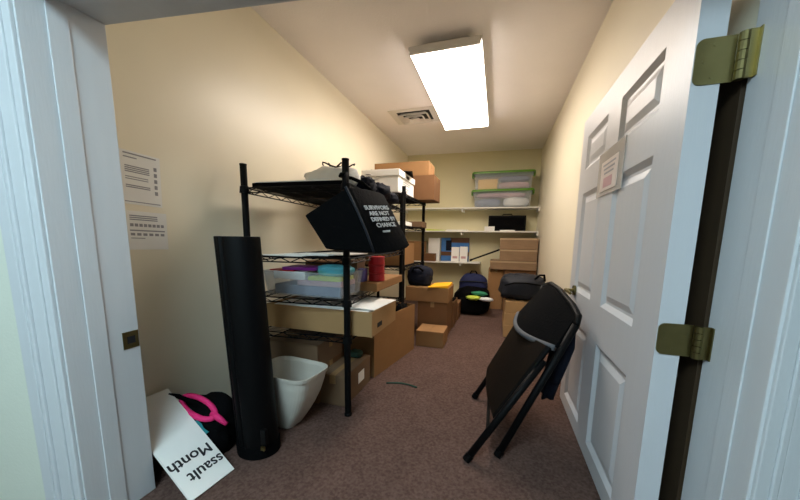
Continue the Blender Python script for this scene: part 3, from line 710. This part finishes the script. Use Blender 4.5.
# ------------------------------------------------------------------ back wall shelves
def wshelf(label, xa, xb, z, dep=.32, brackets=()):
    t = thing('wall_shelf', label, 'shelf', ((xa+xb)/2, back((xa+xb)/2)-.1, z-.02), 'white shelves on the back wall')
    b = NB(); prism(b, [(xa, back(xa)-dep), (xb, back(xb)-dep), (xb, back(xb)), (xa, back(xa))], z-.02, z); obj('board', b, 'shelf_white', t, bevel=.002)
    for x in brackets:
        b = NB(); prism(b, [(x-.011, back(x)-dep+.02), (x+.011, back(x)-dep+.02), (x+.011, back(x)), (x-.011, back(x))], z-.065, z-.021); obj('bracket', b, 'shelf_white', t)
wshelf('highest white shelf on the back wall under the green lidded bins', XL, XR, 1.645, .34, (XR-.012, XL+.012, -.6))
wshelf('middle white shelf on the back wall holding the black case', XL, XR, 1.262, .34, (XR-.012, XL+.012, -.6))
wshelf('short lowest white shelf on the back wall with books and boxes', XL, -.275, .735, .34, (-.60, XL+.012))
def bin_(label, z0, h):
    y = back(0)-.365
    t = thing('storage_bin', label, 'bin', (.02, y+.125, z0), 'clear plastic bins')
    cbox(-.425, .465, y, y+.25, z0, z0+h, .02, 'bin_body', t)
    b = NB()
    def R(z, e): return sring(.02, y+.125, z, .452+e, .128+e, 40, 14)
    loft(b, [R(z0+h+.007, 0.006), R(z0+h+.007, .026), R(z0+h+.026, .026), R(z0+h+.040, .012), R(z0+h+.040, -.02), R(z0+h+.028, -.03)]); obj('lid', b, 'green_lid', t)
    for s in (-1, 1):
        b = NB(); x = .02 + s*.472; box(b, x-.015, x+.015, y+.07, y+.18, z0+h-.035, z0+h+.028); obj('latch', b, 'green_lid', t, bevel=.005)
    return y
def stuffing(c, s, m_, lb, seed, fl=None):
    b = NB(); blob(b, c, s, p=3.4, nz=.14, flat=fl, seed=seed); tag(obj('folded_cloth', b, m_, smooth=True), lb, 'cloth')
y = bin_('lower clear bin with green lid on the highest back shelf', 1.646, .235)
stuffing((-.20, y+.12, 1.715), (.20, .095, .062), 'slate', 'slate blue cloth inside the lower green lidded bin', 81, 1.651)
stuffing((.24, y+.12, 1.725), (.19, .095, .072), 'white_cloth', 'pale cloth inside the lower green lidded bin', 82, 1.651)
stuffing((.0, y+.12, 1.836), (.38, .095, .036), 'lilac', 'dusty pink cloth across the top of the lower green lidded bin', 83)
y = bin_('upper clear bin with green lid stacked on the highest back shelf', 1.925, .235)
b = NB(); box(b, -.36, -.06, y+.03, y+.2, 1.931, 2.085); tag(obj('yellow_carton', b, 'amber', bevel=.003), 'yellow box inside the upper green lidded bin', 'box')
stuffing((.19, y+.12, 1.985), (.23, .095, .053), 'lilac', 'dusty pink cloth inside the upper green lidded bin', 85, 1.931)
stuffing((.19, y+.12, 2.085), (.23, .095, .040), 'slate', 'slate blue cloth at the top of the upper green lidded bin', 86)
# middle shelf things
t = thing('equipment_case', 'black hard case standing on the middle back shelf', 'case', (.11, back(.1)-.2, 1.263))
y = back(.1)-.27
b = NB(); box(b, -.17, .415, y, y+.14, 1.263, 1.515); obj('case_body', b, 'black_plastic', t, bevel=.012)
b = NB(); box(b, -.145, .39, y-.006, y, 1.285, 1.49); obj('front_panel', b, 'black_cloth', t, bevel=.004)
b = NB(); tube(b, [(.05, y+.03, 1.512), (.06, y+.03, 1.535), (.19, y+.03, 1.535), (.20, y+.03, 1.512)], .008, 8); obj('handle', b, 'black_plastic', t)
y = back(-.2)-.335
b = NB(); box(b, -.225, -.065, y, y+.02, 1.263, 1.335); tag(obj('card', b, 'paper', bevel=.001), 'white card standing before the black hard case', 'card')
for i, (xa, xb, h, lb) in enumerate(((-.85, -.50, .018, 'white paper pile on the middle back shelf'), (.02, .25, .016, 'white paper pile on the middle shelf before the black hard case'))):
    b = NB(); yy = back((xa+xb)/2)-.33; box(b, xa, xb, yy, yy+.055 if i else yy+.2, 1.263, 1.263+h); tag(obj('paper_stack', b, 'paper'), lb, 'paper')
b = NB(); hexa(b, [(-1.2, 5.34, 1.263), (-.9, 5.36, 1.263), (-.9, 5.55, 1.263), (-1.2, 5.53, 1.263), (-1.2, 5.34, 1.29), (-.9, 5.36, 1.275), (-.9, 5.55, 1.275), (-1.2, 5.53, 1.29)]); tag(obj('folder', b, 'lime'), 'pale green folder on the left of the middle back shelf', 'folder')
# lowest shelf things
yb = back(-.8)
t = thing('picture_book', 'large blue and brown picture cover standing on the lowest back shelf', 'book', (-.71, yb-.10, .736))
b = NB(); box(b, -.965, -.475, yb-.12, yb-.10, .736, 1.145); obj('cover', b, 'blue', t)
b = NB(); box(b, -.80, -.475, yb-.122, yb-.1205, 1.06, 1.145); box(b, -.965, -.475, yb-.1222, yb-.1205, .83, .90); obj('picture_band', b, 'brown_print', t)
b = NB(); box(b, -.88, -.78, yb-.1225, yb-.1205, .92, 1.10); obj('dark_figure', b, 'navy', t)
for i, (x, z1) in enumerate(((-.70, .985), (-.555, .995))):
    t = thing('leaflet_box', ('left white leaflet box before the blue picture cover', 'right white leaflet box before the blue picture cover')[i], 'box', (x, yb-.2, .736), 'white leaflet boxes')
    b = NB(); hexa(b, [(x-.065, yb-.24, .736), (x+.065, yb-.24, .736), (x+.065, yb-.17, .736), (x-.065, yb-.17, .736), (x-.065, yb-.21, z1), (x+.065, yb-.21, z1), (x+.065, yb-.15, z1), (x-.065, yb-.15, z1)]); obj('body', b, 'paper', t)
    b = NB(); box(b, x-.04, x+.04, yb-.2385, yb-.2365, .79, .83); obj('print', b, 'lilac', t)
b = NB(); box(b, -1.19, -.985, yb-.16, yb-.08, .736, 1.14); tag(obj('white_binder', b, 'paper', bevel=.004), 'tall white binder left of the blue picture cover', 'binder')
carton('tan carton on the lowest back shelf behind the farther wire unit', -1.60, -1.24, 5.33, 5.58, .736, 1.08, 'card')
carton('small brown carton on the lowest back shelf in front of the white binder', -1.235, -1.03, 5.335, 5.46, .736, .87, 'card_dark')

# ------------------------------------------------------------------ right back corner
carton('tall narrow brown carton on the floor left of the flat wooden toned cartons', -.12, .115, 5.19, 5.55, 0, .655, 'card')
carton('big dark brown carton under the flat cartons in the back right corner', .125, .585, 5.15, 5.58, 0, .655, 'card_dark')
for i, (xa, xb, z0, z1, lb) in enumerate(((-.10, .585, .656, .795, 'lowest flat carton of the three in the back right corner'), (.04, .58, .796, .975, 'middle flat carton of the three in the back right corner'), (.035, .585, .976, 1.15, 'topmost flat carton of the three in the back right corner'))):
    cc = carton(lb, xa, xb, 5.12+.01*i, 5.56, z0, z1-.003, 'card_wood')
    b = NB(); box(b, xa-.004, xb+.004, 5.116+.01*i, 5.564, z1-.03, z1-.006); obj('lid_rim', b, 'card_rim', cc)
t = thing('black_pole', 'thin black pole slanting between the lowest back shelf and the cartons', 'pole', (-.42, 5.09, .74))
b = NB(); tube(b, [(-.40, 5.20, .79), (.03, 5.105, .965)], .013, 8); obj('shaft', b, 'black_plastic', t)
b = NB(); tube(b, [(-.425, 5.205, .778), (-.39, 5.20, .792)], .018, 8); obj('end_cap', b, 'black_cloth', t)
for i, lb in enumerate(('lowest tan carton of the pile by the right wall', 'middle tan carton of the pile by the right wall', 'uppermost tan carton of the pile under the charcoal bag')):
    carton(lb, .115+.004*i, .56, 3.68+.01*i, 4.40, .14*i + (.0005*i), .14*(i+1), 'card_light')
t = thing('charcoal_bag', 'charcoal grey bag lying on the tan cartons by the right wall', 'bag', (.30, 3.95, .421))
b = NB(); blob(b, (.305, 3.95, .565), (.255, .24, .145), p=3.2, nz=.16, fr=11, flat=.4215, seed=91); obj('bag_body', b, 'charcoal', t, smooth=True)
b = NB(); tube(b, [(.10, 3.70, .60), (.2, 3.685, .635), (.32, 3.685, .64), (.48, 3.70, .62)], .008, 6); obj('zipper', b, 'black_cloth', t, smooth=True)
b = NB(); tube(b, [(.42, 3.75, .68), (.46, 3.72, .73), (.51, 3.74, .73), (.53, 3.8, .66)], .012, 8); obj('handle', b, 'black_cloth', t, smooth=True)

# ------------------------------------------------------------------ folding chair leaning on the door
t = thing('folding_chair', 'black folding chair half folded and leaning against the open door', 'chair', (.10, 1.85, 0))
def leg(a, c, r=.018): 
    b = NB(); tube(b, [a, tuple(Vector(a).lerp(Vector(c), .5)), c], r, 10); return obj('leg', b, 'black_metal', t, smooth=True)
def foot(leg_o, p, d):
    b = NB(); q = Vector(p); tube(b, [tuple(q), tuple(q + (Vector(d)-q).normalized()*.035)], .0215, 10); obj('rubber_foot', b, 'black_plastic', leg_o)
NB_, NT = (.057, 1.545, .004), (.385, 1.655, .70)
FB_, FT = (.045, 2.17, .004), (.305, 2.19, .815)
RA, RT = (-.093, 1.46, .004), (.25, 1.61, .52)
RC, RD = (-.10, 2.12, .004), (.185, 2.15, .52)
for a, c in ((NB_, NT), (FB_, FT), (RA, RT), (RC, RD)):
    foot(leg(a, c), a, c)
b = NB(); tube(b, [NT, (.402, 1.70, .735), (.392, 1.80, .772), (.36, 1.98, .820), (.33, 2.11, .838), FT], .017, 10); obj('back_frame', b, 'black_metal', t, smooth=True)
b = NB(); tube(b, [(.003, 1.50, .14), (.003-.005, 2.13, .18)], .009, 8); obj('stretcher', b, 'black_metal', t)
def br(u, v):   # u near->far, v bottom->top
    a = Vector((.305, 1.63, .585)).lerp(Vector((.165, 2.13, .635)), u); c = Vector((.395, 1.69, .725)).lerp(Vector((.315, 2.17, .825)), u)
    p = a.lerp(c, v); bul = math.sin(PI*u)
    p += Vector((-.08*bul*(1-.85*v), 0, -.02*bul*(1-v) + .042*bul*v))
    return p, Vector((-.85, -.1, .45))
b = NB(); panelsheet(b, br, 16, 8, .022); bk = obj('backrest', b, 'black_cloth', t, smooth=False)
b = NB(); pts = [br(i/16, 0.0)[0] + Vector((-.010, 0, -.004)) for i in range(17)]; tube(b, [tuple(p) for p in pts], .0165, 8); obj('rim', b, 'grey_rim', bk, smooth=True)
def st(u, v):
    a = Vector((.035, 1.575, .195)).lerp(Vector((-.012, 2.10, .235)), u); c = Vector((.268, 1.61, .59)).lerp(Vector((.145, 2.12, .555)), u)
    p = a.lerp(c, v) + Vector((-.02*math.sin(PI*u), 0, 0)); return p, Vector((-.85, 0, .5))
b = NB(); panelsheet(b, st, 10, 8, .03); s_ = obj('seat', b, 'seat_brown', t, bevel=.004)
b = NB(); tube(b, [tuple(st(0, 0)[0]), tuple(st(0, 1)[0])], .011, 8); tube(b, [tuple(st(1, 0)[0]), tuple(st(1, 1)[0])], .011, 8); tube(b, [tuple(st(i/10, 0)[0]) for i in range(11)], .011, 8); obj('seat_frame', b, 'black_metal', t)
# jacket hung on the chair
t = thing('jacket', 'dark navy jacket hanging from the back of the folding chair', 'jacket', (.36, 1.80, .24))
b = NB()
rings = []
from mathutils import noise as _n
for i in range(12):
    f = i/11; z = .70 - .46*f; row = []
    cx_, cy_ = .385 - .075*f, 1.81
    rx, ry = .030 + .010*math.sin(PI*f), .085 + .02*math.sin(PI*f) - .04*f
    for k in range(20):
        a = 2*PI*k/20; w = 1 + .22*math.sin(5*a + 2*f) * (.3+f)
        row.append((cx_ + rx*w*math.cos(a), cy_ + ry*w*math.sin(a), z + .01*math.sin(3*a)*f))
    rings.append(row)
loft(b, rings); obj('jacket_body', b, 'navy', t, smooth=True)
b = NB(); tube(b, [(.385, 1.755, .66), (.38, 1.74, .56), (.355, 1.735, .46), (.33, 1.735, .36)], [.026, .03, .028, .024], 10); obj('sleeve', b, 'navy', t, smooth=True)

# ------------------------------------------------------------------ green strap on the carpet
b = NB(); pts = [(-.76+.04*k, 2.125+.035*math.sin(k*.5), .0065) for k in range(7)]
tube(b, pts, .0065, 6); tag(obj('cord', b, 'green_dark', smooth=True), 'short dark green cord lying on the carpet in the aisle', 'cord')

# ------------------------------------------------------------------ the hall behind: its ceiling lamps
t = thing('hall_light', 'flat ceiling panel light in the hall outside the doorway', 'ceiling light', (-.6, -.9, 2.6))
b = NB(); box(b, -1.25, 0.05, -1.6, -.3, 2.56, 2.60); obj('housing', b, 'fixture', t)
b = NB(); box(b, -1.22, 0.02, -1.57, -.33, 2.552, 2.559); obj('diffuser', b, 'hall_lamp', t)
b = NB(); prism(b, [(-4, -3), (3.4, -3), (3.4, nearw(3.4)), (-4, nearw(-4))], 2.6, 2.68); struct('ceiling_hall', b, 'ceiling')
b = NB(); box(b, -4, 3.4, -3.1, -3.0, 0, 2.6); struct('wall_hall', b, 'wall_out')

# ------------------------------------------------------------------ world, camera, view
w = bpy.data.worlds.new('world'); sc.world = w; w.use_nodes = True
w.node_tree.nodes['Background'].inputs['Color'].default_value = (.62, .75, .9, 1); w.node_tree.nodes['Background'].inputs['Strength'].default_value = 0.10
cam = bpy.data.cameras.new('camera'); co = bpy.data.objects.new('camera', cam); C.objects.link(co)
f_px, px, py = 310.0, 400.0, 284.0
cam.sensor_width = 36; cam.lens = f_px/800*36; cam.shift_x = 0; cam.shift_y = (py-250)/800; cam.clip_start = .02
D = Vector((98, -43, f_px)).normalized(); V = Vector((-30, 2166, f_px)).normalized()
V = (V - D*V.dot(D)).normalized(); Zc = -V; Xc = D.cross(Zc)
if Xc.x < 0: Xc = -Xc
R = Matrix((Xc, D, Zc))         # photo-camera axes (right, down, forward) -> room axes
cols_ = (R @ Vector((1, 0, 0)), R @ Vector((0, -1, 0)), R @ Vector((0, 0, -1)))
mw = Matrix.Identity(4)
for j, c in enumerate(cols_):
    for i in range(3): mw[i][j] = c[i]
mw[2][3] = 1.1
co.matrix_world = mw
sc.camera = co
sc.view_settings.view_transform = 'Standard'; sc.view_settings.look = 'None'; sc.view_settings.gamma = 1; sc.view_settings.use_curve_mapping = False
sc.view_settings.exposure = -0.12
